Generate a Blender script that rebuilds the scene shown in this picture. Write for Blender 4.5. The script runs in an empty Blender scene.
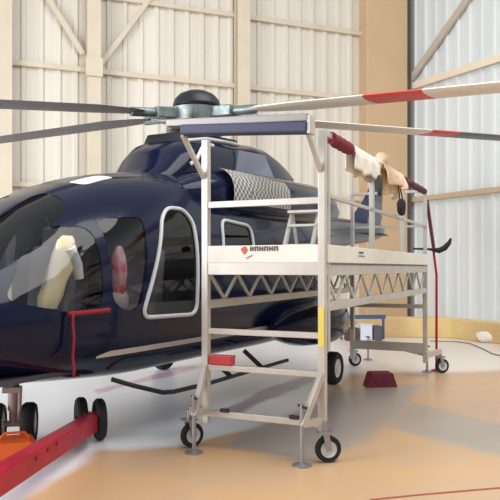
import bpy, math, random
import numpy as np
from mathutils import Vector, Matrix, Euler

# ------------------------------------------------------------------ camera, world, lights, exposure
scn = bpy.context.scene
COL = scn.collection
F = 680.0
cam_d = bpy.data.cameras.new('camera')
cam_d.sensor_fit = 'HORIZONTAL'; cam_d.sensor_width = 36.0; cam_d.lens = 36.0 * F / 500.0
cam_d.shift_y = 18.0 / 500.0
cam_d.clip_end = 200
cam = bpy.data.objects.new('camera', cam_d); COL.objects.link(cam)
cam.location = (0, 0, 1.6); cam.rotation_euler = (math.pi / 2, 0, 0)
scn.camera = cam

w = bpy.data.worlds.new('world'); scn.world = w; w.use_nodes = True
wb = w.node_tree.nodes['Background']
wb.inputs[0].default_value = (0.95, 0.97, 1.0, 1); wb.inputs[1].default_value = 0.5

def area(name, loc, target, sx, sy, power, color=(1, 1, 1)):
    l = bpy.data.lights.new(name, 'AREA'); l.shape = 'RECTANGLE'; l.size = sx; l.size_y = sy
    l.energy = power; l.color = color
    o = bpy.data.objects.new(name, l); COL.objects.link(o); o.location = loc
    d = Vector(target) - Vector(loc); o.rotation_euler = d.to_track_quat('-Z', 'Y').to_euler()
    return o
area('hangar_door_daylight', (-11, 3.0, 4.2), (0, 10, 1.0), 9, 7, 2000, (0.96, 0.98, 1.0))
area('hangar_lamps', (4, 5, 11), (2, 11, 0), 9, 9, 1250, (1.0, 0.99, 0.98))

scn.view_settings.view_transform = 'Standard'
scn.view_settings.look = 'None'
scn.view_settings.gamma = 1.0
scn.view_settings.use_curve_mapping = False
scn.view_settings.exposure = 0.0

# ------------------------------------------------------------------ helpers
def srgb(r, g, b):
    f = lambda c: (c / 255 / 12.92) if c / 255 <= 0.04045 else ((c / 255 + 0.055) / 1.055) ** 2.4
    return (f(r), f(g), f(b), 1)

def mat(name, c, rough=0.5, metal=0.0, coat=0.0, noise=0.0, nscale=6.0, c2=None, bump=0.0, bscale=40.0, spec=0.5):
    m = bpy.data.materials.new(name); m.use_nodes = True
    nt = m.node_tree; b = nt.nodes['Principled BSDF']
    b.inputs['Base Color'].default_value = c
    b.inputs['Roughness'].default_value = rough
    b.inputs['Metallic'].default_value = metal
    b.inputs['Coat Weight'].default_value = coat
    b.inputs['Coat Roughness'].default_value = 0.06
    b.inputs['Specular IOR Level'].default_value = spec
    tc = nt.nodes.new('ShaderNodeTexCoord')
    if noise > 0 or c2:
        n = nt.nodes.new('ShaderNodeTexNoise'); n.inputs['Scale'].default_value = nscale; n.inputs['Detail'].default_value = 5
        nt.links.new(tc.outputs['Object'], n.inputs['Vector'])
        r = nt.nodes.new('ShaderNodeValToRGB')
        k = 1 - noise
        r.color_ramp.elements[0].position = 0.35; r.color_ramp.elements[1].position = 0.7
        r.color_ramp.elements[0].color = c
        r.color_ramp.elements[1].color = c2 if c2 else (c[0] * k, c[1] * k, c[2] * k, 1)
        nt.links.new(n.outputs['Fac'], r.inputs['Fac']); nt.links.new(r.outputs['Color'], b.inputs['Base Color'])
    if bump > 0:
        n2 = nt.nodes.new('ShaderNodeTexNoise'); n2.inputs['Scale'].default_value = bscale
        nt.links.new(tc.outputs['Object'], n2.inputs['Vector'])
        bp = nt.nodes.new('ShaderNodeBump'); bp.inputs['Strength'].default_value = bump
        nt.links.new(n2.outputs['Fac'], bp.inputs['Height']); nt.links.new(bp.outputs['Normal'], b.inputs['Normal'])
    return m

class MB:
    def __init__(s): s.v = []; s.f = []; s.m = []
    def add(s, vs, fs, mi=0):
        o = len(s.v); s.v += [tuple(x) for x in vs]
        for f in fs: s.f.append(tuple(i + o for i in f)); s.m.append(mi)
        return s
    def box(s, c, d, rot=None, mi=0):
        x, y, z = d[0] / 2, d[1] / 2, d[2] / 2
        vs = [Vector((a * x, b * y, e * z)) for a in (-1, 1) for b in (-1, 1) for e in (-1, 1)]
        if rot is not None:
            R = Euler(rot).to_matrix(); vs = [R @ v for v in vs]
        vs = [v + Vector(c) for v in vs]
        return s.add(vs, [(0, 1, 3, 2), (4, 6, 7, 5), (0, 4, 5, 1), (2, 3, 7, 6), (0, 2, 6, 4), (1, 5, 7, 3)], mi)
    def bar(s, p0, p1, a, b, up=(0, 0, 1), mi=0):
        p0, p1 = Vector(p0), Vector(p1); d = (p1 - p0).normalized(); up = Vector(up)
        if abs(d.dot(up)) > 0.98: up = Vector((1, 0, 0))
        r = d.cross(up).normalized(); u = r.cross(d).normalized()
        vs = [p + r * (i * a / 2) + u * (j * b / 2) for p in (p0, p1) for i, j in ((-1, -1), (1, -1), (1, 1), (-1, 1))]
        return s.add(vs, [(3, 2, 1, 0), (4, 5, 6, 7), (0, 1, 5, 4), (1, 2, 6, 5), (2, 3, 7, 6), (3, 0, 4, 7)], mi)
    def tube(s, pts, r, n=10, closed=False, mi=0):
        pts = [Vector(p) for p in pts]; N = len(pts); rings = []
        rr = r if isinstance(r, (list, tuple)) else [r] * N
        ref = None
        for i, p in enumerate(pts):
            a = pts[(i - 1) % N] if (closed or i > 0) else p
            b = pts[(i + 1) % N] if (closed or i < N - 1) else p
            d = (b - a).normalized()
            if ref is None:
                ref = Vector((0, 0, 1)) if abs(d.z) < 0.9 else Vector((1, 0, 0))
            x = d.cross(ref).normalized(); y = x.cross(d).normalized(); ref = y
            rings.append([p + (x * math.cos(t) + y * math.sin(t)) * rr[i] for t in [2 * math.pi * k / n for k in range(n)]])
        return s.rings(rings, closed, mi)
    def rings(s, rings, closed=False, mi=0, caps=True):
        n = len(rings[0]); vs = [v for r in rings for v in r]; fs = []
        N = len(rings)
        for i in range(N if closed else N - 1):
            j = (i + 1) % N
            for k in range(n):
                l = (k + 1) % n
                fs.append((i * n + k, i * n + l, j * n + l, j * n + k))
        if not closed and caps:
            fs.append(tuple(range(n - 1, -1, -1))); fs.append(tuple((N - 1) * n + k for k in range(n)))
        return s.add(vs, fs, mi)
    def lathe(s, prof, c, axis='Z', n=24, mi=0, R=None):
        rings = []
        for r, h in prof:
            ring = []
            for k in range(n):
                t = 2 * math.pi * k / n; a, b = r * math.cos(t), r * math.sin(t)
                v = Vector((a, b, h)) if axis == 'Z' else (Vector((h, a, b)) if axis == 'X' else Vector((b, h, a)))
                if R is not None: v = R @ v
                ring.append(v + Vector(c))
            rings.append(ring)
        return s.rings(rings, mi=mi)
    def build(s, name, mats, parent=None, smooth=False, bevel=0.0, loc=None):
        me = bpy.data.meshes.new(name); me.from_pydata(s.v, [], s.f); me.update()
        for m in (mats if isinstance(mats, (list, tuple)) else [mats]): me.materials.append(m)
        me.polygons.foreach_set('material_index', s.m)
        import bmesh
        bm = bmesh.new(); bm.from_mesh(me); bmesh.ops.recalc_face_normals(bm, faces=bm.faces); bm.to_mesh(me); bm.free()
        if smooth:
            me.polygons.foreach_set('use_smooth', [True] * len(me.polygons))
            try: me.set_sharp_from_angle(angle=math.radians(40))
            except Exception: pass
        o = bpy.data.objects.new(name, me); COL.objects.link(o)
        if parent is not None: o.parent = parent
        if loc is not None: o.location = loc
        if bevel > 0:
            b = o.modifiers.new('bevel', 'BEVEL'); b.width = bevel; b.segments = 2; b.limit_method = 'ANGLE'
        return o

def tag(o, label, cat, group=None, kind=None):
    o['label'] = label; o['category'] = cat
    if group: o['group'] = group
    if kind: o['kind'] = kind
    return o
def thing(name, loc, rz, label, cat, group=None):
    o = bpy.data.objects.new(name, None); COL.objects.link(o); o.empty_display_size = 0.2
    o.location = loc; o.rotation_euler = (0, 0, rz)
    return tag(o, label, cat, group)
def struct(o): o['kind'] = 'structure'; return o
def G(px, py):
    Y = 1088.0 / (py - 268.0); return ((px - 250.0) / F * Y, Y)

# ------------------------------------------------------------------ materials
M = {}
M['navy'] = mat('navy_paint', (0.003, 0.007, 0.030, 1), 0.18, coat=0.25, spec=0.15)
M['black'] = mat('black_paint', (0.008, 0.009, 0.014, 1), 0.45)
M['stripe'] = mat('silver_stripe', srgb(190, 185, 180), 0.4)
M['gasket'] = mat('pale_window_frame', srgb(205, 208, 212), 0.5)
M['hubm'] = mat('hub_metal', srgb(135, 145, 145), 0.4, metal=0.5, noise=0.5, nscale=9)
M['steel'] = mat('steel', srgb(160, 160, 165), 0.35, metal=0.7)
M['bladew'] = mat('blade_pale_paint', srgb(228, 222, 212), 0.45)
M['bladeg'] = mat('blade_grey_paint_shade', srgb(92, 90, 100), 0.45)  # grey tip and tail rotor; on main blades also shade put into colour
M['bladered'] = mat('blade_red_paint', srgb(205, 70, 72), 0.45)
M['rubber'] = mat('rubber', (0.012, 0.012, 0.016, 1), 0.75, bump=0.2)
M['alu'] = mat('aluminium', srgb(200, 195, 187), 0.38, metal=0.35, noise=0.12, nscale=5)
M['toe'] = mat('toe_board_white', srgb(232, 228, 218), 0.5, noise=0.06)
M['tread'] = mat('deck_tread', srgb(150, 150, 148), 0.5, metal=0.5)
M['yellow'] = mat('yellow_label', srgb(228, 205, 90), 0.5)
M['red'] = mat('red_paint', srgb(178, 22, 50), 0.4, noise=0.25, nscale=4)
M['maroon'] = mat('maroon_foam', srgb(128, 40, 62), 0.9, noise=0.3)
M['dkmaroon'] = mat('dark_maroon_foam', srgb(96, 52, 74), 0.9, noise=0.3)
M['redribbon'] = mat('red_fabric', srgb(140, 22, 46), 0.8)
M['orange'] = mat('orange_rubber', srgb(240, 105, 35), 0.6)
M['whitecloth'] = mat('white_cloth', srgb(236, 230, 220), 0.95, bump=0.2, bscale=20)
M['cream'] = mat('cream_cloth', srgb(240, 215, 185), 0.95, bump=0.2, bscale=20)
M['greencloth'] = mat('dark_green_cloth', srgb(60, 70, 58), 0.95)
M['blackbag'] = mat('black_fabric', srgb(38, 36, 42), 0.9)
M['hivis'] = mat('hi_vis_fabric', srgb(240, 222, 160), 0.8, c2=srgb(250, 240, 220), nscale=5)
M['hivisband'] = mat('reflective_band', srgb(235, 232, 225), 0.5)
M['seat'] = mat('seat_fabric', srgb(120, 112, 112), 0.9, noise=0.2)
M['interior'] = mat('interior_trim', srgb(72, 70, 82), 0.8)
M['padnavy'] = mat('navy_pad', srgb(60, 65, 92), 0.6)
M['padgrey'] = mat('grey_bar', srgb(150, 146, 146), 0.45, metal=0.3)
M['whitebox'] = mat('white_plastic', srgb(215, 220, 235), 0.5)
M['brownbox'] = mat('brown_card', srgb(95, 60, 52), 0.8)
M['bluebar'] = mat('blue_paint', srgb(70, 88, 125), 0.5)
M['steelpaint'] = mat('beige_steel_paint', srgb(214, 202, 180), 0.55, noise=0.08, nscale=2)
M['purlin'] = mat('tan_purlin_paint', srgb(196, 172, 142), 0.6)
M['purlinw'] = mat('cream_purlin_paint', srgb(232, 218, 196), 0.6)
M['brace'] = mat('grey_brace_paint', srgb(188, 178, 166), 0.6)
M['pillar'] = mat('tan_pillar_paint', srgb(206, 176, 140), 0.7, noise=0.1, nscale=0.6)
M['darkgap'] = mat('dark_joint', srgb(78, 70, 70), 0.8)
M['plinth'] = mat('yellow_plinth_paint', srgb(226, 200, 140), 0.7, noise=0.15, nscale=1.5, c2=srgb(214, 180, 128))
M['mark'] = mat('dark_print', srgb(70, 60, 58), 0.6)
M['redmark'] = mat('red_print', srgb(205, 85, 70), 0.6)

def wall_mat(name, c, c2):
    m = bpy.data.materials.new(name); m.use_nodes = True; nt = m.node_tree; b = nt.nodes['Principled BSDF']
    tc = nt.nodes.new('ShaderNodeTexCoord'); mp = nt.nodes.new('ShaderNodeMapping')
    mp.inputs['Scale'].default_value = (2.2, 2.2, 0.05)
    n = nt.nodes.new('ShaderNodeTexNoise'); n.inputs['Scale'].default_value = 1.0; n.inputs['Detail'].default_value = 4
    r = nt.nodes.new('ShaderNodeValToRGB'); r.color_ramp.elements[0].color = c; r.color_ramp.elements[1].color = c2
    r.color_ramp.elements[0].position = 0.35; r.color_ramp.elements[1].position = 0.65
    nt.links.new(tc.outputs['Object'], mp.inputs['Vector']); nt.links.new(mp.outputs['Vector'], n.inputs['Vector'])
    nt.links.new(n.outputs['Fac'], r.inputs['Fac']); nt.links.new(r.outputs['Color'], b.inputs['Base Color'])
    b.inputs['Roughness'].default_value = 0.55
    return m
M['sheetb'] = wall_mat('beige_sheet', srgb(224, 218, 206), srgb(212, 206, 193))
M['sheetw'] = wall_mat('pale_sheet', srgb(224, 229, 229), srgb(212, 218, 220))

def glass(name, tint, fres=1.45, base=0.06):
    m = bpy.data.materials.new(name); m.use_nodes = True; nt = m.node_tree; nt.nodes.clear()
    out = nt.nodes.new('ShaderNodeOutputMaterial'); mx = nt.nodes.new('ShaderNodeMixShader')
    tr = nt.nodes.new('ShaderNodeBsdfTransparent'); tr.inputs['Color'].default_value = tint
    gl = nt.nodes.new('ShaderNodeBsdfGlossy'); gl.inputs['Roughness'].default_value = 0.03
    fr = nt.nodes.new('ShaderNodeFresnel'); fr.inputs['IOR'].default_value = fres
    nt.links.new(fr.outputs[0], mx.inputs[0]); nt.links.new(tr.outputs[0], mx.inputs[1]); nt.links.new(gl.outputs[0], mx.inputs[2])
    nt.links.new(mx.outputs[0], out.inputs[0])
    return m
M['glass'] = glass('tinted_glass', (0.86, 0.88, 0.93, 1))
M['screen'] = glass('windscreen_glass', (0.82, 0.86, 0.93, 1), 1.6)

def grille_mat():
    m = bpy.data.materials.new('intake_mesh'); m.use_nodes = True; nt = m.node_tree; b = nt.nodes['Principled BSDF']
    tc = nt.nodes.new('ShaderNodeTexCoord')
    ck = nt.nodes.new('ShaderNodeTexChecker'); ck.inputs['Scale'].default_value = 22
    ck.inputs['Color1'].default_value = srgb(190, 188, 178); ck.inputs['Color2'].default_value = srgb(92, 92, 100)
    nt.links.new(tc.outputs['Object'], ck.inputs['Vector']); nt.links.new(ck.outputs['Color'], b.inputs['Base Color'])
    b.inputs['Roughness'].default_value = 0.5
    return m
M['grille'] = grille_mat()
M['rooflight'] = mat('roof_window_reflection', srgb(232, 230, 226), .35)  # opaque pale colour holds the bright reflection on the roof windows

# floor: tan coating with soft-edged white, grey and pale zones
def floor_mat():
    m = bpy.data.materials.new('hangar_floor'); m.use_nodes = True; nt = m.node_tree; b = nt.nodes['Principled BSDF']
    N = nt.nodes; L = nt.links
    tc = N.new('ShaderNodeTexCoord'); sp = N.new('ShaderNodeSeparateXYZ'); L.new(tc.outputs['Object'], sp.inputs[0])
    nz = N.new('ShaderNodeTexNoise'); nz.inputs['Scale'].default_value = 0.7; nz.inputs['Detail'].default_value = 6
    L.new(tc.outputs['Object'], nz.inputs['Vector'])
    def math_(op, a, b_=None, c=None):
        n = N.new('ShaderNodeMath'); n.operation = op
        for i, v in enumerate((a, b_, c)):
            if v is None: continue
            if isinstance(v, (int, float)): n.inputs[i].default_value = v
            else: L.new(v, n.inputs[i])
        return n.outputs[0]
    wob = math_('MULTIPLY', math_('SUBTRACT', nz.outputs['Fac'], 0.5), 0.5)
    def poly(pts, soft):
        P = [G(*p) for p in pts]
        A = sum(P[i][0] * P[(i + 1) % len(P)][1] - P[(i + 1) % len(P)][0] * P[i][1] for i in range(len(P)))
        if A < 0: P = P[::-1]
        res = None
        for i in range(len(P)):
            (x0, y0), (x1, y1) = P[i], P[(i + 1) % len(P)]
            ex, ey = x1 - x0, y1 - y0; l = math.hypot(ex, ey); nx, ny = -ey / l, ex / l
            d = math_('ADD', math_('MULTIPLY_ADD', sp.outputs[0], nx, -(nx * x0 + ny * y0)), math_('MULTIPLY', sp.outputs[1], ny))
            d = math_('ADD', d, wob)
            mr = N.new('ShaderNodeMapRange'); mr.interpolation_type = 'SMOOTHSTEP'
            mr.inputs['From Min'].default_value = -soft; mr.inputs['From Max'].default_value = soft
            L.new(d, mr.inputs['Value'])
            res = mr.outputs[0] if res is None else math_('MINIMUM', res, mr.outputs[0])
        return res
    def mix(fac, a, col):
        n = N.new('ShaderNodeMix'); n.data_type = 'RGBA'; L.new(fac, n.inputs[0])
        if isinstance(a, tuple): n.inputs[6].default_value = a
        else: L.new(a, n.inputs[6])
        n.inputs[7].default_value = col
        return n.outputs[2]
    n2 = N.new('ShaderNodeTexNoise'); n2.inputs['Scale'].default_value = 0.9; n2.inputs['Detail'].default_value = 6
    L.new(tc.outputs['Object'], n2.inputs['Vector'])
    rp = N.new('ShaderNodeValToRGB'); rp.color_ramp.elements[0].color = srgb(206, 166, 122); rp.color_ramp.elements[1].color = srgb(196, 164, 132)
    rp.color_ramp.elements[0].position = 0.4; rp.color_ramp.elements[1].position = 0.62
    L.new(n2.outputs['Fac'], rp.inputs['Fac'])
    c = rp.outputs['Color']
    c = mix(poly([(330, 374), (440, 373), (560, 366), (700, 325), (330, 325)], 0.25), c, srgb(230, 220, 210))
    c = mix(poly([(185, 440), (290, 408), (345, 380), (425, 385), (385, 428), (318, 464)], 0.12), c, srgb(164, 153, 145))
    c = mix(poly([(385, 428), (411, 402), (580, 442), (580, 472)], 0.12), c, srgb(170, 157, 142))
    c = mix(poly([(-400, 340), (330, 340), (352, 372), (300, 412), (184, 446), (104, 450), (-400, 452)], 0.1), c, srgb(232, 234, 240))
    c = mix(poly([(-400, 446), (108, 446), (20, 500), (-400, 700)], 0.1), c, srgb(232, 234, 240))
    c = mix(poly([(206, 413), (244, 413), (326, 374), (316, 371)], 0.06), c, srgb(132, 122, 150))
    c = mix(poly([(92, 390), (98, 394), (200, 368), (196, 364)], 0.03), c, srgb(214, 176, 196))
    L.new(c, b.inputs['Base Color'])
    rr = N.new('ShaderNodeMapRange'); rr.inputs['To Min'].default_value = 0.22; rr.inputs['To Max'].default_value = 0.42
    L.new(nz.outputs['Fac'], rr.inputs['Value']); L.new(rr.outputs[0], b.inputs['Roughness'])
    return m
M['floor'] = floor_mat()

# ------------------------------------------------------------------ the hangar
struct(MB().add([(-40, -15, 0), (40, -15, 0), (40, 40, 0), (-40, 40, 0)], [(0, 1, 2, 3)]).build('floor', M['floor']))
CX, CY = 4.85, 21.0
db = Vector((-2.5, -1, 0)).normalized(); nb = Vector((1, -2.5, 0)).normalized()      # rear wall: along, towards the room
dr = Vector((0.588, -1, 0)).normalized(); nr = Vector((-1, -0.588, 0)).normalized()
C0 = Vector((CX, CY, 0))
def corr(name, d, n, length, m, H=14.0, pitch=0.42, dep=0.045):
    mb = MB(); prof = []
    k = int(length / pitch)
    for i in range(k):
        s = i * pitch
        prof += [(s, 0), (s + pitch * 0.62, 0), (s + pitch * 0.70, dep), (s + pitch * 0.92, dep)]
    vs = []
    for s, o in prof:
        p = C0 + d * s + n * o
        vs += [(p.x, p.y, 0), (p.x, p.y, H)]
    fs = [(2 * i, 2 * i + 2, 2 * i + 3, 2 * i + 1) for i in range(len(prof) - 1)]
    return struct(mb.add(vs, fs).build(name, m))
corr('wall_rear', db, nb, 18, M['sheetb'])
corr('wall_right', dr, nr, 18, M['sheetw'])
def on_back(px): # distance from the corner along the rear wall seen at px
    k = (px - 250) / F
    return (CX - k * CY) / (-(db.x) + k * db.y) if True else 0
def wall_s(px, d):
    k = (px - 250) / F
    return (k * CY - CX) / (d.x - k * d.y)
def wp(px, py, d, n, off):
    s = wall_s(px, d); p = C0 + d * s
    z = 1.6 + (268 - py) / F * p.y
    q = p + n * off
    return Vector((q.x, q.y, z))
tn = [0]
def trim(mb, m, bevel=0.0):
    tn[0] += 1
    return struct(mb.build('trim_%d' % tn[0], m, bevel=bevel))
def along(d, n, s0, s1, z, a, b, off, m):
    p0 = C0 + d * s0 + n * off; p1 = C0 + d * s1 + n * off
    return trim(MB().bar((p0.x, p0.y, z), (p1.x, p1.y, z), a, b), m)
for z in (3.66, 6.63, 8.58):
    along(db, nb, 0.5, 17, z, 0.09, 0.12, 0.10, M['steelpaint'])
along(dr, nr, 0.05, 14, 3.67, 0.09, 0.14, 0.12, M['purlin'])
along(dr, nr, 0.05, 14, 7.12, 0.09, 0.2, 0.12, M['purlinw'])
def column(px, wdt, dpt):
    s = wall_s(px, db); p = C0 + db * s + nb * (0.12 + dpt / 2)
    ang = math.atan2(db.y, db.x)
    mb = MB()
    for dy in (-dpt / 2, dpt / 2):
        c = Vector((p.x, p.y, 7)) + nb * dy
        mb.box(c, (wdt, 0.03, 14), (0, 0, ang))
    mb.box((p.x, p.y, 7), (0.05, dpt, 14), (0, 0, ang))
    return trim(mb, M['steelpaint'])
for px, a, b in ((4, .34, .3), (91.5, .34, .3), (238.5, .36, .3)): column(px, a, b)
def brace(p, q, d, n, m, a=0.07, b=0.13, off=0.16):
    trim(MB().bar(wp(*p, d, n, off), wp(*q, d, n, off), a, b), m)
brace((82, 56), (38, -14), db, nb, M['steelpaint']); brace((100, 66), (165, -22), db, nb, M['steelpaint'])
s = wall_s(91.5, db); p = C0 + db * s + nb * 0.47
trim(MB().box((p.x, p.y, 6.63), (0.42, 0.03, 0.46), (0, 0, math.atan2(db.y, db.x))), M['steelpaint'])
brace((409, 88), (480, -12), dr, nr, M['brace'], 0.08, 0.2)
# the tan pillar in the corner, and the dark joint beside it
s0, s1 = wall_s(359, db), 0.30
pc = C0 + db * ((s0 + s1) / 2) + nb * 0.22
trim(MB().box((pc.x, pc.y, 7), (abs(s0 - s1), 0.5, 14), (0, 0, math.atan2(db.y, db.x))), M['pillar'], 0.03)
pj = C0 + db * 0.24 + nb * 0.40
trim(MB().box((pj.x, pj.y, 7), (0.12, 0.1, 14), (0, 0, math.atan2(db.y, db.x))), M['darkgap'])
# low painted plinth in front of the corner
k0, k1, k2 = G(362, 337), G(450, 338), G(560, 352)
mb = MB()
A_ = [Vector((*k0, 0)), Vector((*k1, 0)), Vector((*k2, 0))]
back = Vector((0.35, 0.6, 0))
ring = A_ + [A_[2] + back, A_[1] + Vector((0.1, 0.65, 0)), A_[0] + Vector((0, .6, 0))]
mb.rings([[(v.x, v.y, 0) for v in ring], [(v.x, v.y, 0.44) for v in ring]])
trim(mb, M['plinth'], 0.02)

# ------------------------------------------------------------------ helicopter
HX, HY, HA = -0.70, 8.94, math.atan2(0.88, 0.47)
heli = thing('helicopter', (HX, HY, 0), HA, 'large glossy navy blue helicopter parked behind the aluminium work platform', 'helicopter')
# stations along the hull: x, half width, bottom, top, waist height, upper exponent, lower exponent
ST = [(-5.30, .06, 1.12, 1.30, 1.22, 2, 2), (-5.20, .30, 1.0, 1.38, 1.22, 2, 2), (-4.9, .56, .88, 1.46, 1.20, 2.1, 2.1),
      (-4.5, .78, .78, 1.58, 1.18, 2.1, 2.4), (-4.0, .93, .70, 1.75, 1.18, 2.2, 2.8), (-3.5, 1.01, .63, 1.99, 1.2, 2.3, 3.2),
      (-3.0, 1.05, .59, 2.27, 1.25, 2.4, 3.6), (-2.4, 1.07, .56, 2.50, 1.3, 2.6, 4), (-1.7, 1.08, .56, 2.64, 1.3, 2.8, 4),
      (-.8, 1.08, .56, 2.70, 1.3, 2.9, 4), (.6, 1.08, .56, 2.72, 1.3, 2.9, 4), (1.6, 1.06, .60, 2.70, 1.35, 2.8, 3.6),
      (2.3, .95, .86, 2.70, 1.5, 2.5, 2.8), (3.0, .70, 1.35, 2.66, 1.9, 2.2, 2.2), (3.7, .46, 1.75, 2.62, 2.15, 2, 2),
      (5.2, .33, 2.0, 2.60, 2.3, 2, 2), (7.4, .22, 2.22, 2.62, 2.42, 2, 2), (8.0, .10, 2.36, 2.62, 2.5, 2, 2)]
SA = np.array(ST)
def sec(x):
    xs = SA[:, 0]; x = min(max(x, xs[0]), xs[-1])
    i = int(min(max(np.searchsorted(xs, x) - 1, 0), len(xs) - 2))
    h = xs[i + 1] - xs[i]; t = (x - xs[i]) / h
    def tan(k):
        if k == 0: return (SA[1, 1:] - SA[0, 1:]) / (xs[1] - xs[0])
        if k == len(xs) - 1: return (SA[k, 1:] - SA[k - 1, 1:]) / (xs[k] - xs[k - 1])
        return (SA[k + 1, 1:] - SA[k - 1, 1:]) / (xs[k + 1] - xs[k - 1])
    m0, m1 = tan(i) * h, tan(i + 1) * h
    return ((2 * t**3 - 3 * t**2 + 1) * SA[i, 1:] + (t**3 - 2 * t**2 + t) * m0 + (-2 * t**3 + 3 * t**2) * SA[i + 1, 1:] + (t**3 - t**2) * m1)
def S(x, ph, off=0.0):      # ph: 0 = port waist (towards -Y), 90 deg = top
    wd, zb, zt, zc, nu, nl = sec(x)
    c, s_ = math.cos(ph), math.sin(ph)
    n = nu if s_ >= 0 else nl
    h = (zt - zc) if s_ >= 0 else (zc - zb)
    y = -wd * math.copysign(abs(c) ** (2 / n), c); z = zc + h * math.copysign(abs(s_) ** (2 / n), s_)
    if off:
        a = S(x, ph + 0.01) - S(x, ph - 0.01)
        b = S(x + 0.02, ph) - S(x - 0.02, ph)
        nrm = a.cross(b).normalized()
        ctr = Vector((x, 0, zc))
        if nrm.dot(Vector((x, y, z)) - ctr) < 0: nrm = -nrm
        return Vector((x, y, z)) + nrm * off
    return Vector((x, y, z))
def phz(x, z):
    wd, zb, zt, zc, nu, nl = sec(x)
    if z >= zc: return math.asin(min(1, (z - zc) / (zt - zc)) ** (nu / 2))
    return -math.asin(min(1, (zc - z) / (zc - zb)) ** (nl / 2))
NS = 64
xs = list(np.concatenate([np.linspace(-5.30, -4.9, 9)[:-1], np.linspace(-4.9, 3.7, 66)[:-1], np.linspace(3.7, 8.0, 18)]))
rings = [[S(x, 2 * math.pi * k / NS) for k in range(NS)] for x in xs]
hull = MB().rings(rings).build('fuselage', [M['navy'], M['interior']], heli, smooth=True)
so = hull.modifiers.new('skin', 'SOLIDIFY'); so.thickness = 0.025; so.offset = -1; so.material_offset = 1

# windows: outlines in (x, z) or (x, ph); rounded, filled and cut through the skin
def rounded(pts, rad, n=6):
    out = []; N = len(pts)
    for i in range(N):
        p = Vector(pts[i]); a = Vector(pts[i - 1]); b = Vector(pts[(i + 1) % N])
        r = min(rad, 0.45 * (a - p).length, 0.45 * (b - p).length)
        p0 = p + (a - p).normalized() * r; p1 = p + (b - p).normalized() * r
        for k in range(n + 1):
            t = k / n
            out.append((1 - t)**2 * p0 + 2 * t * (1 - t) * p + t**2 * p1)
    dense = []
    for i in range(len(out)):
        a, b = out[i], out[(i + 1) % len(out)]; q = max(1, int((b - a).length / 0.07))
        for k in range(q): dense.append(a + (b - a) * k / q)
    return dense
def patch(outline, f, offs, nr=7):   # concentric grid filled from outline towards its centre
    c = sum(outline, Vector((0, 0))) / len(outline)
    rings = []
    for o in offs:
        rg = []
        for k in range(nr):
            t = 1 - k / nr
            rg.append([f(*(c + (q - c) * t), o) for q in outline])
        rings.append((rg, f(c.x, c.y, o)))
    return rings
def pane_mesh(outline, f, o):
    (rg, ctr), = patch(outline, f, [o]); mb = MB(); n = len(outline)
    vs = [v for r in rg for v in r] + [ctr]; fs = []
    for i in range(len(rg) - 1):
        for k in range(n):
            l = (k + 1) % n; fs.append((i * n + k, i * n + l, (i + 1) * n + l, (i + 1) * n + k))
    for k in range(n): fs.append(((len(rg) - 1) * n + k, (len(rg) - 1) * n + (k + 1) % n, len(vs) - 1))
    return mb.add(vs, fs)
def cutter_mesh(outline, f):
    A, B = patch(outline, f, [-0.09, 0.06], 5); mb = MB(); n = len(outline)
    for rg, ctr in (A, B):
        vs = [v for r in rg for v in r] + [ctr]; fs = []
        for i in range(len(rg) - 1):
            for k in range(n):
                l = (k + 1) % n; fs.append((i * n + k, i * n + l, (i + 1) * n + l, (i + 1) * n + k))
        for k in range(n): fs.append(((len(rg) - 1) * n + k, (len(rg) - 1) * n + (k + 1) % n, len(vs) - 1))
        mb.add(vs, fs)
    m = len(A[0]) * n + 1
    mb.f += [(k, (k + 1) % n, m + (k + 1) % n, m + k) for k in range(n)]; mb.m += [0] * n
    return mb
fz = lambda x, z, o: S(x, phz(x, z), o)
fzr = lambda x, z, o: (lambda v: Vector((v.x, -v.y, v.z)))(S(x, phz(x, z), o))
fph = lambda x, p, o: S(x, p, o)
D = math.radians
cut = MB()
def window(pts, rad, f, m, frame=None, fr=0.02, name='window'):
    ol = rounded(pts, rad)
    c_ = cutter_mesh(ol, f); cut.add(c_.v, c_.f)
    wn = pane_mesh(ol, f, -0.006).build(name, m, heli, smooth=True)
    if frame:
        MB().tube([f(q.x, q.y, 0.006) for q in ol], fr, 8, closed=True).build('window_frame', frame, wn, smooth=True)
    return wn
# port side, front to rear
side = [
    ([(-4.02, 1.36), (-3.32, 1.22), (-3.10, 1.30), (-3.02, 1.96), (-3.30, 1.96), (-3.60, 1.82)], .12, M['glass'], None),
    ([(-2.98, 1.32), (-2.80, 1.22), (-2.62, 1.24), (-2.50, 1.6), (-2.40, 2.08), (-2.92, 2.04)], .10, M['glass'], None),
    ([(-2.60, 1.15), (-1.70, 1.13), (-1.64, 2.08), (-1.74, 2.20), (-1.98, 2.20), (-2.14, 2.08)], .13, M['glass'], M['gasket']),
    ([(-1.18, 1.56), (-.42, 1.56), (-.40, 2.10), (-1.06, 2.14)], .12, M['glass'], M['gasket']),
]
for pts, rad, m, fr in side:
    wn = window(pts, rad, fz, m, fr)
    if fr: wn['label'] = 'dark cabin window in a pale rounded frame'
for pts, rad, m, fr in (side[0], side[2], side[3]):
    window(pts, rad, fzr, m, fr)
for sgn in (0, 1):
    q = lambda p: D(180 - p) if sgn else D(p)
    window([(-4.66, q(84)), (-4.58, q(40)), (-4.1, q(36)), (-3.62, q(45)), (-3.02, q(60)), (-2.90, q(84))], .16, fph, M['screen'], name='windscreen')
    window([(-2.62, q(72)), (-2.2, q(72)), (-2.2, q(84)), (-2.62, q(84))], .08, fph, M['whitecloth'] if 0 else M['rooflight'], name='roof_window')
cutter = cut.build('cutter', M['black'], heli)
hull.modifiers.new('cut', 'BOOLEAN').object = cutter
hull.modifiers['cut'].operation = 'DIFFERENCE'; hull.modifiers['cut'].solver = 'EXACT'; hull.modifiers['cut'].use_self = True
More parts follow.
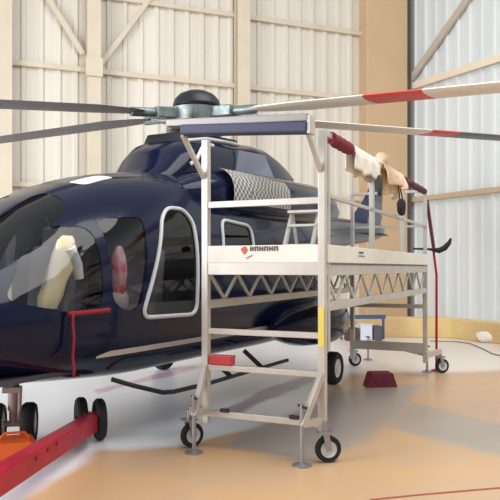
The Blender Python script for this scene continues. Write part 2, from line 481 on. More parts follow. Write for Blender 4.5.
bpy.context.view_layer.update()
dg = bpy.context.evaluated_depsgraph_get()
newm = bpy.data.meshes.new_from_object(hull.evaluated_get(dg))
hull.modifiers.clear(); hull.data = newm
bpy.data.objects.remove(cutter)

# side stripe
def ribbon(x0, x1, z0, z1, off, n=30, dz0=None, f=fz):
    mb = MB(); vs = []
    for i in range(n + 1):
        x = x0 + (x1 - x0) * i / n
        zz0, zz1 = z0(x), z1(x)
        vs += [f(x, zz0, off), f(x, zz1, off)]
    fs = [(2 * i, 2 * i + 2, 2 * i + 3, 2 * i + 1) for i in range(n)]
    return mb.add(vs, fs)
ribbon(-3.12, 1.2, lambda x: .84, lambda x: .89 if x > -3.05 else .86, .006).build('stripe', M['stripe'], heli, smooth=True)
# interior
MB().box((-2.0, 0, .74), (4.6, 1.7, .04)).build('cabin_floor', M['interior'], heli)
MB().box((-1.2, 0, 1.55), (.05, 1.75, 1.6)).build('bulkhead', M['interior'], heli)
ip = MB(); ip.rings([[(-4.35, y, .9), (-4.35, y, 1.42), (-4.05, y, 1.58), (-3.85, y, 1.5), (-3.9, y, .9)] for y in (-.6, .6)])
ip.build('instrument_panel', mat('glare_shield', srgb(120, 135, 165), .5), heli, bevel=.02)
def seat(x, y):
    sb = MB(); sb.box((x - .05, y, 1.05), (.5, .46, .12)); sb.box((x + .22, y, 1.42), (.12, .46, .75), (0, .12, 0)); sb.box((x + .27, y, 1.86), (.1, .26, .2), (0, .12, 0)); sb.box((x, y, .88), (.4, .36, .25))
    return sb.build('seat', M['seat'], heli, bevel=.03)
for y in (-.5, .5): seat(-3.35, y)
for y in (-.5, .5): seat(-2.05, y)

# rotor pylon fairing and engine cowls
def loft(stations, n=32, y0=0.0):
    rg = []
    for x, wd, zb, zt, nu in stations:
        ring = []
        for k in range(n):
            t = 2 * math.pi * k / n; c, s_ = math.cos(t), math.sin(t)
            ring.append((x, y0 + wd * math.copysign(abs(c) ** (2 / nu), c), (zt + zb) / 2 + (zt - zb) / 2 * math.copysign(abs(s_) ** (2 / nu), s_)))
        rg.append(ring)
    return MB().rings(rg)
pyl = loft([(-1.5, .30, 2.45, 2.62, 2.4), (-1.22, .42, 2.4, 2.76, 2.8), (-1.0, .50, 2.4, 2.98, 3), (-.80, .54, 2.4, 3.13, 3.4), (-.4, .56, 2.4, 3.2, 3.6), (.2, .56, 2.4, 3.24, 3.6),
            (.7, .58, 2.4, 3.32, 3.4), (1.1, .57, 2.45, 3.34, 3.2), (1.5, .54, 2.6, 3.28, 2.8), (1.9, .48, 2.78, 3.16, 2.6), (2.2, .40, 2.9, 3.06, 2.2)], 40).build('pylon_fairing', M['navy'], heli, smooth=True)
MB().tube([(-.86, -.40, 3.10), (-.5, -.46, 3.175), (0, -.48, 3.21), (.3, -.50, 3.22)], .02, 8).build('pale_edge', M['gasket'], pyl, smooth=True)
MB().rings([[(-.72, -.34, 3.12), (-.72, .34, 3.12), (.5, .4, 3.22), (.5, -.4, 3.22)], [(-.68, -.3, 3.26), (-.68, .3, 3.26), (.45, .35, 3.33), (.45, -.35, 3.33)]]).build('pylon_cap', M['black'], pyl, bevel=.02)
MB().tube([(-.98, -.55, 2.80), (-.92, -.58, 2.84), (-.82, -.60, 3.0), (-.72, -.59, 3.06), (-.55, -.58, 3.07)], .024, 8).build('handle', M['gasket'], pyl, smooth=True)
MB().rings([[(0.0, q, 2.80), (1.15, q, 2.84), (.85, q + .015, 3.16), (.1, q + .015, 3.12)] for q in (-.5, -.588)]).build('access_panel', mat('grey_panel', srgb(110, 120, 140), .3, coat=.5), pyl)
for sg in (-1, 1):
    e = loft([(a_, b_, c_ - .08, d_ - .09, e_) for a_, b_, c_, d_, e_ in [(-1.45, .12, 2.40, 2.6, 2.2), (-1.2, .30, 2.28, 2.74, 2.4), (-.6, .41, 2.22, 2.86, 2.6), (.3, .42, 2.22, 2.90, 2.6), (1.0, .42, 2.24, 2.92, 2.6), (1.9, .40, 2.30, 2.95, 2.4), (2.5, .32, 2.38, 2.88, 2.2), (3.0, .20, 2.44, 2.74, 2)]], 32, sg * .66)
    eo = e.build('engine_cowling', M['navy'], heli, smooth=True)
    g = MB(); n1, n2 = 16, 10; vs = []
    for i in range(n1 + 1):
        x = -.92 + 1.5 * i / n1
        for j in range(n2 + 1):
            t = D(-12 + 90 * j / n2); q = max(-.6, min(1, x)); wd_ = .425 + .012 * min(1, (x + 1) / .8); zc_ = 2.455 + .02 * x; hh = .335 + .012 * x
            vs.append((x, sg * (.66 + wd_ * math.cos(t) ** (2 / 2.6)), zc_ + hh * math.copysign(abs(math.sin(t)) ** (2 / 2.6), math.sin(t))))
    g.add(vs, [(i * (n2 + 1) + j, (i + 1) * (n2 + 1) + j, (i + 1) * (n2 + 1) + j + 1, i * (n2 + 1) + j + 1) for i in range(n1) for j in range(n2)])
    g.build('intake_grille', M['grille'], eo, smooth=True)['label'] = 'speckled grey mesh intake screen'
    MB().lathe([(.15, 0), (.17, .35), (.13, .36), (.11, .05)], (2.75, sg * .62, 2.62), 'X', 20).build('exhaust', M['steel'], eo, smooth=True)
# sponsons
for sg in (-1, 1):
    loft([(-.1, .06, .78, .92, 2), (.15, .22, .68, 1.05, 2.2), (.6, .36, .58, 1.14, 2.5), (1.2, .42, .54, 1.18, 2.6), (1.6, .38, .56, 1.16, 2.4), (1.85, .2, .68, 1.08, 2.2), (1.95, .05, .8, .98, 2)], 28, sg * 1.16).build('sponson', M['navy'], heli, smooth=True)
# landing gear
def wheel(parent, c, r, wd, name='wheel'):
    x, y, z = c; h = wd / 2
    t = MB().lathe([(r * .55, -h * .7), (r * .62, -h), (r * .9, -h), (r, -h * .55), (r, h * .55), (r * .9, h), (r * .62, h), (r * .55, h * .7)], c, 'Y', 28).build(name, M['rubber'], parent, smooth=True)
    MB().lathe([(.02, -h * 1.02), (r * .25, -h), (r * .3, -h * .78), (r * .5, -h * .76), (r * .57, -h * .86), (r * .57, h * .86), (r * .5, h * .76), (r * .3, h * .78), (r * .25, h), (.02, h * 1.02)], c, 'Y', 24).build('rim', M['hivisband'], t, smooth=True)
    return t
for sg in (-1, 1):
    lg = MB(); lg.tube([(1.25, sg * 1.26, .62), (1.25, sg * 1.30, .22)], .05, 12); lg.tube([(1.25, sg * 1.30, .22), (1.25, sg * 1.42, .22)], .03, 10)
    g = lg.build('main_gear', M['steel'], heli, smooth=True); wheel(g, (1.25, sg * 1.42, .225), .225, .17)
ng = MB(); ng.tube([(.04, 0, .62), (0, 0, .30)], .05, 12); ng.tube([(0, -.19, .18), (0, .19, .18)], .028, 10); ng.tube([(0, 0, .36), (0, 0, .18)], .038, 12)
ng.tube([(.35, .02, .64), (.03, 0, .42)], .028, 10); ng.box((-.05, 0, .5), (.1, .16, .05)); ng.tube([(-.07, -.07, .5), (-.09, -.07, .34), (-.03, -.05, .22)], .018, 8)
ngo = ng.build('nose_gear', mat('gear_paint', srgb(170, 150, 140), .5), heli, smooth=True, loc=(-3.1, 0, 0)); ngo.rotation_euler.z = D(38)
for sg in (-1, 1): wheel(ngo, (0, sg * .14, .185), .185, .12)
# step bar under the port side
stp = MB(); stp.tube([(-2.75, -.85, .60), (-2.6, -.98, .53), (-2.35, -1.13, .44), (-2.2, -1.15, .425), (-1.6, -1.15, .41), (.35, -1.15, .42)], .022, 10)
stp.bar((-1.2, -.95, .62), (-1.1, -1.15, .41), .04, .05); stp.bar((-.45, -.95, .62), (-.35, -1.15, .41), .04, .05)
stp.build('step_bar', M['black'], heli, smooth=True)
# tail: fin, stabiliser, tail rotor
fin = MB(); rg = []
for z, x0, x1, t in ((2.3, 5.7, 8.0, .18), (2.65, 5.95, 8.05, .16), (3.1, 6.75, 8.15, .13), (3.6, 7.4, 8.25, .10), (4.0, 7.8, 8.3, .08), (4.1, 7.95, 8.28, .05)):
    rg.append([(x0, 0, z), (x0 + (x1 - x0) * .3, -t, z), (x1, 0, z), (x0 + (x1 - x0) * .3, t, z)])
fin.rings(rg).build('tail_fin', mat('blue_fin_paint', (0.005, 0.014, 0.06, 1), .3, coat=.2, spec=.2), heli, smooth=False, bevel=.02)
MB().rings([[(6.3, y, 2.3), (6.45, y, 2.34), (6.85, y, 2.3), (6.45, y, 2.27)] for y in (-.55, .55)]).build('stabiliser', M['navy'], heli)
tr = MB(); tr.lathe([(.05, 0), (.12, .05), (.12, .2), (.05, .28)], (8.2, .08, 3.45), 'Y', 16)
tro = tr.build('tail_rotor_hub', M['black'], heli, smooth=True)
for k in range(4):
    a = D(45 + 90 * k)
    MB().bar((8.2 + .1 * math.cos(a), .25, 3.45 + .1 * math.sin(a)), (8.2 + .92 * math.cos(a), .25, 3.45 + .92 * math.sin(a)), .03, .14, up=(-math.sin(a), 0, math.cos(a))).build('tail_rotor_blade', M['bladeg'], tro)
# main rotor
hub = MB(); hub.lathe([(.16, 3.2), (.14, 3.35), (.20, 3.40), (.20, 3.47), (.34, 3.50), (.36, 3.67), (.22, 3.71)], (0, 0, 0), 'Z', 28)
hubo = hub.build('rotor_hub', M['hubm'], heli, smooth=True)
MB().lathe([(.30, 3.75), (.315, 3.78), (.295, 3.85), (.23, 3.92), (.13, 3.965), (.02, 3.98)], (0, 0, -.05), 'Z', 32).build('hub_dome', M['black'], hubo, smooth=True)
MB().lathe([(.36, 3.36), (.40, 3.38), (.40, 3.43), (.3, 3.45)], (0, 0, 0), 'Z', 28).build('swashplate', M['steel'], hubo, smooth=True)
for k in range(6):
    a = 2 * math.pi * k / 6 + .3
    MB().tube([(.36 * math.cos(a), .36 * math.sin(a), 3.42), (.42 * math.cos(a + .15), .42 * math.sin(a + .15), 3.62)], .022, 8).build('pitch_link', M['hubm'], hubo, smooth=True)
def blade(az, el, bands, base, cap):
    a = D(az) - HA
    d = Vector((math.cos(a) * math.cos(D(el)), math.sin(a) * math.cos(D(el)), math.sin(D(el)))); t = Vector((-math.sin(a), math.cos(a), 0)); u = d.cross(t)
    O = Vector((0, 0, 3.62))
    g = MB(); g.bar(O + d * .28, O + d * .62, .20, .14); g.tube([O + d * .55, O + d * .95], .062, 10)
    go = g.build('blade_grip', M['hubm'], hubo, smooth=False, bevel=.015)
    stations = [.8, 1.0, 1.5] + sorted(set([b for bb in bands for b in bb[:2]] + [2.2, 4.5, 6.4, 6.75, 6.9]))
    rg = []; 
    def chord(r): return .16 if r < .9 else (.30 if r < 1.1 else (.45 if r < 6.5 else (.32 if r < 6.8 else .2)))
    for r in stations:
        c = chord(r); p = O + d * r; th = .05
        rg.append([p + t * (c * (k - .3)) + u * (th * z) for k, z in ((0, 0), (.12, .5), (.35, .6), (.7, .3), (1, 0), (.7, -.25), (.35, -.45), (.12, -.4))])
    mb = MB(); mats = [base, M['bladered'], cap, M['black']]
    n = 8
    for i in range(len(rg) - 1):
        mid = (stations[i] + stations[i + 1]) / 2; mi = 0
        for b0, b1, m_ in bands:
            if b0 < mid < b1: mi = m_
        mb.rings([rg[i], rg[i + 1]], mi=mi, caps=False)
    mb.add(rg[0], [tuple(range(7, -1, -1))], 3); mb.add(rg[-1], [tuple(range(8))], 0)
    return mb.build('rotor_blade', mats, hubo, smooth=True)
b = blade(-35, -3.2, [(2.44, 3.12, 1)], M['bladew'], M['bladew']); b['label'] = 'pale blade with a red band'
b = blade(31, 2.8, [(4.2, 4.85, 1), (4.85, 6.9, 2)], M['bladew'], M['bladeg']); b['label'] = 'pale blade with a red band and grey tip'
for az, el in ((143, 1.9), (215, -5.2), (88, 2.6)): blade(az, el, [], M['bladeg'], M['bladeg'])  # darker than the pale pair: differing light is put into their colour

# ------------------------------------------------------------------ work platform
SX, SY = 0.60, 5.62
SAz = math.atan2(0.91, 0.415); Wd = 1.09; Ln = 4.7
pf = thing('work_platform', (SX, SY, 0), SAz, 'tall aluminium rolling work platform with white toe boards standing beside the helicopter', 'work platform')
al = M['alu']
def pbox(name, p0, p1, a, b, m=al, parent=pf, bevel=.004, label=None):
    o = MB().bar(p0, p1, a, b).build(name, m, parent, bevel=bevel)
    if label: o['label'] = label
    return o
ZT = 2.74
for y in (0, Wd): pbox('post', (0, y, .22), (0, y, ZT), .062, .062)
pbox('post', (.10, -.0, .9), (.10, -.0, ZT - .1), .055, .055)
for y in (0, Wd): pbox('post', (Ln, y, .22), (Ln, y, 1.66), .062, .062)
for z, t in ((2.16, .055), (1.04, .05), (.72, .05), (.31, .055)):
    pbox('rung', (0, .03, z), (0, Wd - .03, z), .045, t)
for z, t in ((.44, .13), (1.04, .06)): pbox('rung', (Ln, .03, z), (Ln, Wd - .03, z), .05, t)
pbox('end_beam', (0, .03, 1.595), (0, Wd - .03, 1.595), .05, .11)
MB().box((Ln / 2, Wd / 2, 1.63), (Ln, Wd - .06, .04)).build('deck', M['tread'], pf)
for nm, p0, p1 in (('toe_board', (-.02, .03, 1.72), (-.02, Wd - .03, 1.72)), ('toe_board', (.03, -.03, 1.72), (Ln, -.03, 1.72)), ('toe_board', (.03, Wd + .03, 1.72), (Ln, Wd + .03, 1.72))):
    t = pbox(nm, p0, p1, .02, .15, M['toe'])
    if p0[0] < 0:
        mk = MB()
        mk.add([(-.036, .735, 1.765), (-.036, .70, 1.715), (-.036, .665, 1.755), (-.036, .69, 1.79)], [(0, 1, 2, 3)], 0)
        mk.add([(-.036, .68, 1.69), (-.036, .62, 1.715), (-.036, .62, 1.705), (-.036, .68, 1.68)], [(0, 1, 2, 3)], 0)
        yy = .645
        for k in range(6):
            for (a0, a1, b0, b1) in ((0, .011, 0, .04), (.024, .035, 0, .04), ((.011, .024, .03, .04) if k % 2 else (.011, .024, .014, .024))):
                mk.add([(-.036, yy - a0, 1.745 + b0), (-.036, yy - a1, 1.745 + b0), (-.036, yy - a1, 1.745 + b1), (-.036, yy - a0, 1.745 + b1)], [(0, 1, 2, 3)], 1)
            yy -= .045
        mk.build('printed_mark', [M['redmark'], M['mark']], t)
    elif p0[1] < 0:
        mk = MB()
        mk.add([(.95, -.046, 1.74), (1.12, -.046, 1.74), (1.12, -.046, 1.755), (.95, -.046, 1.755)], [(0, 1, 2, 3)], 0)
        mk.add([(.93, -.046, 1.71), (1.16, -.046, 1.71), (1.16, -.046, 1.718), (.93, -.046, 1.718)], [(0, 1, 2, 3)], 0)
        mk.build('printed_mark', [M['mark']], t)
for y in (0, Wd):
    pbox('truss_chord', (.03, y, 1.58), (Ln, y, 1.58), .045, .09)
    pbox('truss_chord', (.03, y, 1.275), (Ln, y, 1.275), .045, .075)
    n = 8
    for k in range(n):
        x0 = .08 + (Ln - .16) * k / n; x1 = .08 + (Ln - .16) * (k + .5) / n; x2 = .08 + (Ln - .16) * (k + 1) / n
        mb = MB().bar((x0, y, 1.54), (x1, y, 1.31), .022, .026).bar((x1, y, 1.31), (x2, y, 1.54), .022, .026)
        mb.build('truss_web', al, pf)
# guard rail on the open side
for L in (1.62, 3.1, Ln): pbox('guard_post', (L, 0, 1.65), (L, 0, ZT - .02), .05, .05)
pbox('guard_post', (Ln, Wd, 1.65), (Ln, Wd, ZT - .02), .05, .05)
pbox('guard_rail', (0, 0, ZT - .02), (Ln, 0, ZT - .02), .045, .045)
pbox('guard_rail', (.05, 0, 2.21), (Ln, 0, 2.21), .032, .032)
pbox('guard_rail', (Ln, 0, ZT - .02), (Ln, Wd, ZT - .02), .04, .04)
pbox('guard_rail', (Ln, 0, 2.21), (Ln, Wd, 2.21), .032, .032)
# padded crossbar held out in front of the near end on two struts
bb = pbox('front_bar', (-.40, -.03, 2.755), (-.40, Wd + .14, 2.82), .12, .06, M['padgrey'], bevel=.008)
pbox('pad', (-.40, -.03, 2.68), (-.40, Wd, 2.755), .13, .085, M['padnavy'], bb, .015, 'navy padding')
for y in (0, Wd): pbox('strut', (-.40, y + .01, 2.72), (-.02, y + .01, 2.40), .035, .04)
pbox('end_cap', (-.40, -.055, 2.70), (-.40, -.025, 2.70), .11, .14, al)
pbox('yellow_tape', (-.034, 0, .95), (-.034, 0, 1.28), .05, .004, M['yellow'], label='yellow label strip')
# outriggers, jacks and casters
def caster(x, y, rz, dark=False):
    f = MB(); c, s_ = math.cos(rz), math.sin(rz)
    ax = Vector((-s_, c, 0)); fw = Vector((c, s_, 0)); B = Vector((x, y, 0))
    for k in (-1, 1): f.bar(B + ax * (k * .045) + Vector((0, 0, .10)), B + ax * (k * .045) - fw * .03 + Vector((0, 0, .24)), .012, .05, up=fw)
    f.box(B - fw * .03 + Vector((0, 0, .25)), (.12, .11, .02), (0, 0, rz)); f.tube([B - fw * .03 + Vector((0, 0, .25)), B - fw * .03 + Vector((0, 0, .34))], .025, 10)
    fo = f.build('caster_fork', M['steel'], pf)
    R = Matrix.Rotation(rz, 3, 'Z')
    h = .03; r = .11
    wo = MB().lathe([(r * .6, -h * .8), (r * .92, -h), (r, -h * .5), (r, h * .5), (r * .92, h), (r * .6, h * .8)], B + Vector((0, 0, r)), 'Y', 24, R=R).build('caster_wheel', M['rubber'], fo, smooth=True)
    MB().lathe([(.02, -h * 1.1), (r * .25, -h * 1.1), (r * .3, -h * .88), (r * .58, -h * .9), (r * .62, -h), (r * .62, h), (r * .58, h * .9), (r * .3, h * .88), (r * .25, h * 1.1), (.02, h * 1.1)], B + Vector((0, 0, r)), 'Y', 24, R=R).build('caster_rim', M['gasket'], wo, smooth=True)
def jack(x, y, top=.55):
    j = MB(); j.tube([(x, y, .02), (x, y, top)], .018, 10); j.lathe([(.08, 0), (.08, .012), (.03, .03)], (x, y, 0), 'Z', 16)
    jo = j.build('jack', M['steel'], pf, smooth=True)
    MB().bar((x - .05, y - .05, top - .02), (x + .05, y + .05, top - .02), .016, .016).build('jack_handle', M['black'], jo)
def loc(wx, wy):
    dx, dy = wx - SX, wy - SY; c, s_ = math.cos(SAz), math.sin(SAz)
    return (c * dx + s_ * dy, -s_ * dx + c * dy)
near_r, near_l = loc(*G(328, 462)), loc(*G(192, 447))
far_r, far_l = loc(*G(442, 373)), loc(*G(355, 366))
for i, ((x, y), py, rz) in enumerate(((near_r, 0, -.95), (near_l, Wd, -.55), (far_r, 0, -.9), (far_l, Wd, -.8))):
    px_ = 0 if i < 2 else Ln
    pbox('outrigger', (px_, py, .33), (x - .03 * math.cos(rz), y - .03 * math.sin(rz), .33), .06, .08)
    caster(x, y, rz)
for (wx, wy), y0 in ((G(302, 466), 0), (G(194, 453), Wd)):
    x, y = loc(wx, wy)
    jack(x, y, .5)
    pbox('outrigger_brace', (-.02, y0, .72), (x, y, .32), .05, .05)
    pbox('jack_arm', (0, y0, .34), (x, y, .34), .05, .06)
for (wx, wy) in (G(427, 372), G(368, 360)):
    x, y = loc(wx, wy); jack(x, y, .42); pbox('jack_arm', (Ln, 0 if wx > 2 else Wd, .34), (x, y, .34), .05, .05)
# black knobs on the bottom rung
for y in (.28, Wd - .16): pbox('latch', (-.03, y, .35), (-.03, y - .08, .35), .04, .03, M['black'])
# far end ladder leaning on the deck from the helicopter side
ld = thing('step_ladder', (0, 0, 0), 0, 'small pale aluminium step ladder standing on the platform deck behind the near end', 'ladder')
def PL(x, y, z):
    c, s_ = math.cos(SAz), math.sin(SAz); return Vector((SX + c * x - s_ * y, SY + s_ * x + c * y, z))
for y in (.34, .62):
    MB().bar(PL(.62, y, 1.65), PL(.92, y, 2.14), .03, .045).build('stile', al, ld)
    MB().bar(PL(1.12, y, 1.65), PL(.93, y, 2.12), .025, .025).build('rear_leg', al, ld)
for k in range(2):
    t = .34 + .4 * k
    MB().bar(PL(.62 + .3 * t, .34, 1.65 + .49 * t), PL(.62 + .3 * t, .62, 1.65 + .49 * t), .09, .022).build('step', al, ld)
MB().bar(PL(.92, .32, 2.15), PL(.92, .64, 2.15), .16, .025).build('top_step', al, ld)

# things on the guard rail
def foam(L0, L1, m, name, label, r=.055, z=ZT - .02):
    rg = []; c, s_ = math.cos(SAz), math.sin(SAz)
    mb = MB(); n = 14; K = 12
    for i in range(K + 1):
        x = L0 + (L1 - L0) * i / K; rr = r * (1 + .12 * math.sin(i * 2.1))
        rg.append([PL(x, rr * math.cos(2 * math.pi * k / n), z + rr * math.sin(2 * math.pi * k / n) - .012) for k in range(n)])
    return tag(mb.rings(rg).build(name, m, None, smooth=True), label, 'foam pad')
foam(.2, .78, M['maroon'], 'foam_pad', 'maroon foam pad wrapped round the guard rail at the near end')
foam(3.2, 4.6, M['dkmaroon'], 'foam_pad', 'long dark plum foam sleeve on the far end of the guard rail', .045)
def drape(L0, L1, front, backd, m, name, label, cat, seed, amp=.018):
    rnd = random.Random(seed); K = 22; mb = MB(); prof = []
    z = ZT + .006
    for t in np.linspace(0, 1, 8): prof.append((-.03 - .012, z - .04 - front * (1 - t)))
    for a in np.linspace(180, 0, 7): prof.append((.04 * math.cos(D(a)), z - .02 + .035 * math.sin(D(a))))
    for t in np.linspace(0, 1, 6)[1:]: prof.append((.045, z - .04 - backd * t))
    vs = []; ph = [rnd.uniform(0, 6) for _ in range(3)]
    for i in range(K + 1):
        x = L0 + (L1 - L0) * i / K
        for j, (y, zz) in enumerate(prof):
            hang = max(0, (z - .04 - zz)); wv = amp * (math.sin(i * .9 + ph[0]) + .6 * math.sin(i * 1.7 + ph[1])) * min(1, hang / .1)
            hz = 1 + .12 * math.sin(i * .5 + ph[2])
            zz2 = zz if hang == 0 else z - .04 - hang * hz
            vs.append(PL(x + .3 * wv, y + (wv if y > 0 else wv - .015 * (hang > 0)), zz2))
    n = len(prof)
    mb.add(vs, [(i * n + j, (i + 1) * n + j, (i + 1) * n + j + 1, i * n + j + 1) for i in range(K) for j in range(n - 1)])
    o = mb.build(name, m, None, smooth=True)
    so = o.modifiers.new('thick', 'SOLIDIFY'); so.thickness = .008
    return tag(o, label, cat)
drape(.82, 1.78, .19, .2, M['whitecloth'], 'cloth', 'white cloth draped over the guard rail just beyond the maroon foam', 'cloth', 1)
drape(2.0, 3.0, .15, .25, M['cream'], 'cloth', 'cream cloth draped over the guard rail in front of the tan pillar', 'cloth', 5, .03)
def blob(name, c, d, m, label, cat, seed=0, n=18, rz=SAz):
    rnd = random.Random(seed); ph = [rnd.uniform(0, 6) for _ in range(4)]; rings = []
    R = Matrix.Rotation(rz, 3, 'Z')
    for i in range(1, n):
        th = math.pi * i / n; ring = []
        for k in range(20):
            p = 2 * math.pi * k / 20
            s_ = 1 + .1 * math.sin(2 * p + ph[0] + i * .4) + .06 * math.sin(5 * p + ph[1] - i * .5)
            ring.append(Vector(c) + R @ Vector((d[0] / 2 * s_ * math.sin(th) ** .8 * math.cos(p), d[1] / 2 * s_ * math.sin(th) ** .8 * math.sin(p), d[2] / 2 * math.cos(th))))
        rings.append(ring)
    return tag(MB().rings(rings).build(name, m, None, smooth=True), label, cat)
blob('rolled_cloth', PL(2.15, .02, ZT + .07), (.22, .14, .16), M['cream'], 'crumpled cream cloth bundle lying on top of the guard rail', 'cloth', 3)
blob('glove', PL(1.50, -.11, 2.44), (.16, .06, .22), M['greencloth'], 'dark green glove hanging under the white cloth on the guard rail', 'glove', 7)
bag = thing('bag', PL(2.72, -.075, 2.26), SAz, 'small black bag hanging from the guard rail under the cream cloth', 'bag')
o = blob('pouch', (0, 0, .06), (.26, .10, .2), M['blackbag'], '', '', 9, rz=0)
del o['label']; del o['category']; o.parent = bag
MB().tube([(-.08, 0, .14), (-.05, .035, .34), (0, .06, .49), (.05, .035, .34), (.08, 0, .14)], .008, 6).build('strap', M['blackbag'], bag, smooth=True)

# red pole and black hook at the far end
x_, y_ = G(436.5, 371); 
rp = thing('red_pole', (x_, y_, 0), 0, 'thin red pole standing upright at the far end of the platform', 'pole')
MB().tube([(0, 0, .02), (0, 0, 1.5), (-.05, 0, 1.9), (-.13, 0, 2.45), (-.17, 0, 2.72)], .02, 8).build('shaft', M['red'], rp, smooth=True)
MB().lathe([(.09, 0), (.09, .015), (.03, .035)], (0, 0, 0), 'Z', 16).build('foot', M['red'], rp, smooth=True)
MB().tube([(-.03, 0, 1.84), (-.10, -.025, 2.3), (-.15, -.025, 2.66)], .022, 8).build('grip_sleeve', M['dkmaroon'], rp, smooth=True)
hk = MB().tube([(-.36, 0, 1.90), (-.1, -.02, 1.89), (.03, -.02, 1.87), (.12, -.02, 1.91), (.19, -.02, 1.99), (.22, -.02, 2.06)], [.014, .02, .045, .045, .035, .015], 10).build('hook', M['blackbag'], rp, smooth=True)
hk['label'] = 'black curved hook'

# ------------------------------------------------------------------ tow bar, chocks and other small things
tb = thing('tow_bar', (-1.47, 6.3, 0), 0, 'bright red tow bar on two small wheels running to the lower left', 'tow bar')
d = Vector((-1.62 + 1.45, 4.1 - 6.3, 0))
MB().bar((.02, .0, .18), tuple(Vector((.02, 0, .28)) + d * 1.25), .15, .15).build('beam', M['red'], tb, bevel=.012)
MB().bar((.02, .04, .18), (.02, -.06, .18), .17, .17).build('end_plate', M['red'], tb, bevel=.01)
R = Matrix.Rotation(D(-72), 3, 'Z')
for k, x in enumerate((-.125, .065)):
    t = MB().lathe([(.09, -.035), (.17, -.045), (.19, -.025), (.19, .025), (.17, .045), (.09, .035)], (x, .12 - .07 * k, .19), 'Y', 26, R=Matrix.Rotation(D(-68), 3, 'Z')).build('wheel', M['rubber'], tb, smooth=True)
    MB().lathe([(.02, -.035), (.08, -.02), (.095, -.034), (.095, .034), (.08, .02), (.02, .035)], (x, .12 - .07 * k, .19), 'Y', 20, R=Matrix.Rotation(D(-68), 3, 'Z')).build('rim', M['black'], t, smooth=True)
MB().tube([(-.17, .14, .19), (.11, .03, .19)], .022, 8).build('axle', M['black'], tb, smooth=True)
for f_ in (.52, .6, .7):
    c = Vector((.02, 0, .25)) + d * f_; MB().box(c + Vector((.075, 0, .02)), (.012, .05, .03)).build('bolt', mat('dark_red_bolt', srgb(130, 15, 35), .5), tb)

def wedge(name, c, rz, L, Wi, H, m, label, cat, top=.35):
    o = thing(name, (c[0], c[1], 0), rz, label, cat)
    mb = MB().rings([[(-L / 2, -Wi / 2, 0), (L / 2, -Wi / 2, 0), (L / 2, Wi / 2, 0), (-L / 2, Wi / 2, 0)], [(-L / 2 * top, -Wi / 2, H), (L / 2 * top, -Wi / 2, H), (L / 2 * top, Wi / 2, H), (-L / 2 * top, Wi / 2, H)]])
    mb.build('block', m, o, bevel=.01); return o
o = wedge('wheel_chock', (-2.0, 5.78), .3, .44, .3, .15, M['orange'], 'orange wheel chock in front of the helicopter nose wheel', 'wheel chock', .6)
MB().tube([(-.12, 0, .15), (-.08, 0, .2), (.08, 0, .2), (.12, 0, .15)], .012, 8).build('handle', M['orange'], o, smooth=True)
o = wedge('wheel_chock', G(380, 386), .1, .42, .24, .19, M['maroon'], 'maroon trapezoid wheel chock on the floor under the platform', 'wheel chock', .7)
MB().box((0, -.122, .1), (.2, .006, .05)).build('recess', M['dkmaroon'], o)

# pitot cover with its streamer on the nose side
pv = thing('pitot_cover', (HX, HY, 0), HA, 'red pitot cover with a long ribbon hanging down the helicopter nose side', 'cover')
y0 = S(-3.3, phz(-3.3, 1.24)).y
MB().tube([S(-3.50, phz(-3.5, 1.235), .03), S(-3.3, phz(-3.3, 1.24), .035), S(-3.05, phz(-3.05, 1.245), .03)], .02, 8).build('sleeve', M['redribbon'], pv, smooth=True)
mb = MB(); vs = []
for i in range(13):
    z = 1.24 - i * .042
    for k, xx in enumerate((-3.50, -3.47)):
        vs.append((xx, y0 - .05 + .006 * math.sin(i), z))
mb.add(vs, [(2 * i, 2 * i + 1, 2 * i + 3, 2 * i + 2) for i in range(12)])
o = mb.build('ribbon', M['redribbon'], pv, smooth=True); o.modifiers.new('t', 'SOLIDIFY').thickness = .004

# bright things inside the cockpit windows
def HL(x, y, z):
    c, s_ = math.cos(HA), math.sin(HA); return Vector((HX + c * x - s_ * y, HY + s_ * x + c * y, z))
jk = thing('jacket', HL(-3.36, -.80, 1.27), HA, 'crumpled cream and yellow jacket hanging inside the forward cockpit window', 'jacket')
rg = []
for z, a, b, dx in ((0, .10, .05, -.12), (.1, .13, .06, -.09), (.22, .11, .06, -.04), (.34, .14, .06, .02), (.46, .12, .055, .06), (.56, .09, .05, .10), (.60, .05, .03, .11)):
    rg.append([(dx + a * (1 + .12 * math.sin(3 * t + z * 9)) * math.cos(t), b * (1 + .25 * math.sin(4 * t + z * 14)) * math.sin(t), z) for t in [2 * math.pi * k / 28 for k in range(28)]])
MB().rings(rg).build('body', M['hivis'], jk, smooth=True)
MB().tube([(.08, -.05, .5), (.16, -.05, .36), (.19, -.05, .24)], [.05, .05, .04], 12).build('sleeve', M['hivisband'], jk, smooth=True)
kb = thing('kit_bag', HL(-2.68, -.88, 1.20), HA, 'red and white kit bag standing inside the rear cockpit window', 'bag')
o = blob('body', (0, 0, .33), (.15, .12, .55), mat('red_bag_fabric', srgb(225, 60, 90), .8, c2=srgb(245, 225, 222), nscale=7), '', '', 21, rz=0); del o['label']; del o['category']; o.parent = kb
o = blob('base', (0, 0, .1), (.2, .14, .2), M['whitecloth'], '', '', 22, rz=0); del o['label']; del o['category']; o.parent = kb

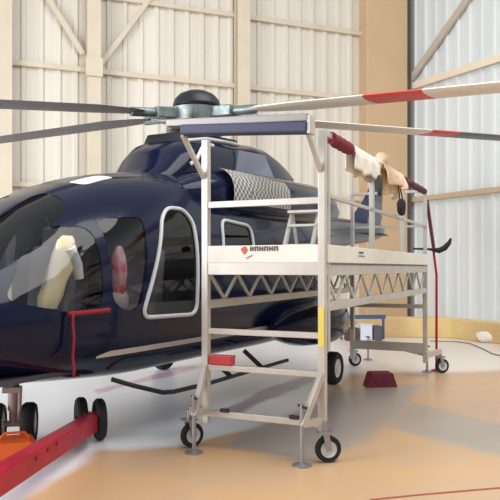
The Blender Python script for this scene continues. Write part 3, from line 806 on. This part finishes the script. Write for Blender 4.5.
# small red box on the rung of the platform
rb = thing('red_box', PL(0, Wd - .16, .748), SAz, 'small red box hung on the lower rung of the platform by its left post', 'box')
MB().box((0, 0, .035), (.09, .22, .07)).build('body', mat('red_plastic', srgb(205, 60, 70), .5), rb, bevel=.008)
MB().box((0, 0, .075), (.095, .225, .012)).build('lid', mat('pink_plastic', srgb(215, 90, 95), .5), rb, bevel=.003)

# clutter beyond the platform
def crate(name, px, py, wd, dp, h, m, label, cat='box', z0=0):
    x, y = G(px, py); o = thing(name, (x, y + dp / 2, z0), .1, label, cat)
    MB().box((0, 0, h / 2), (wd, dp, h)).build('body', m, o, bevel=.01); MB().box((0, 0, h + .012), (wd * 1.04, dp * 1.04, .024)).build('lid', m, o, bevel=.004)
    return o
crate('plastic_box', 366, 341, .26, .3, .34, M['whitebox'], 'white plastic box standing on the floor beyond the platform')
crate('cardboard_box', 352, 341, .24, .3, .26, M['brownbox'], 'dark brown cardboard box standing left of the white plastic box')
crate('cardboard_box', 377.5, 341, .18, .3, .30, mat('grey_card', srgb(90, 84, 92), .8), 'dark grey box standing right of the white plastic box')
x0, y0 = G(347, 340); 
bm_ = thing('blue_trestle', (2.75, 15.3, 0), .05, 'low blue trestle rail standing beyond the platform over the boxes', 'trestle')
MB().bar((-.75, .0, .5), (.3, 0, .5), .06, .09).build('rail', M['bluebar'], bm_)
for x in (-.7, .25): MB().bar((x, -.0, 0), (x, 0, .46), .05, .05).build('leg', M['bluebar'], bm_)
x, y = G(486, 342); ob = thing('white_sack', (x, y - .12, 0), -.4, 'white sack lying against the yellow plinth', 'sack')
o = blob('body', (0, 0, .12), (.5, .24, .24), M['whitecloth'], '', '', 31, rz=0); del o['label']; del o['category']; o.parent = ob
pts = [G(*p) for p in ((430, 341.5), (455, 342), (470, 344), (480, 348), (492, 354), (510, 359))]
tag(MB().tube([(x, y, .012) for x, y in pts], .012, 8).build('floor_cable', M['padgrey'], None, smooth=True), 'dark cable lying on the floor at the right by the plinth', 'cable')
pts = [G(370, 500), G(420, 495), G(500, 488), G(560, 483)]
struct(MB().rings([[(x - 0, y - .012, 0.001), (x, y + .012, .001), (x, y + .012, .004), (x, y - .012, .004)] for x, y in pts]).build('trim_40', mat('floor_joint_paint', srgb(165, 82, 70), .6)))
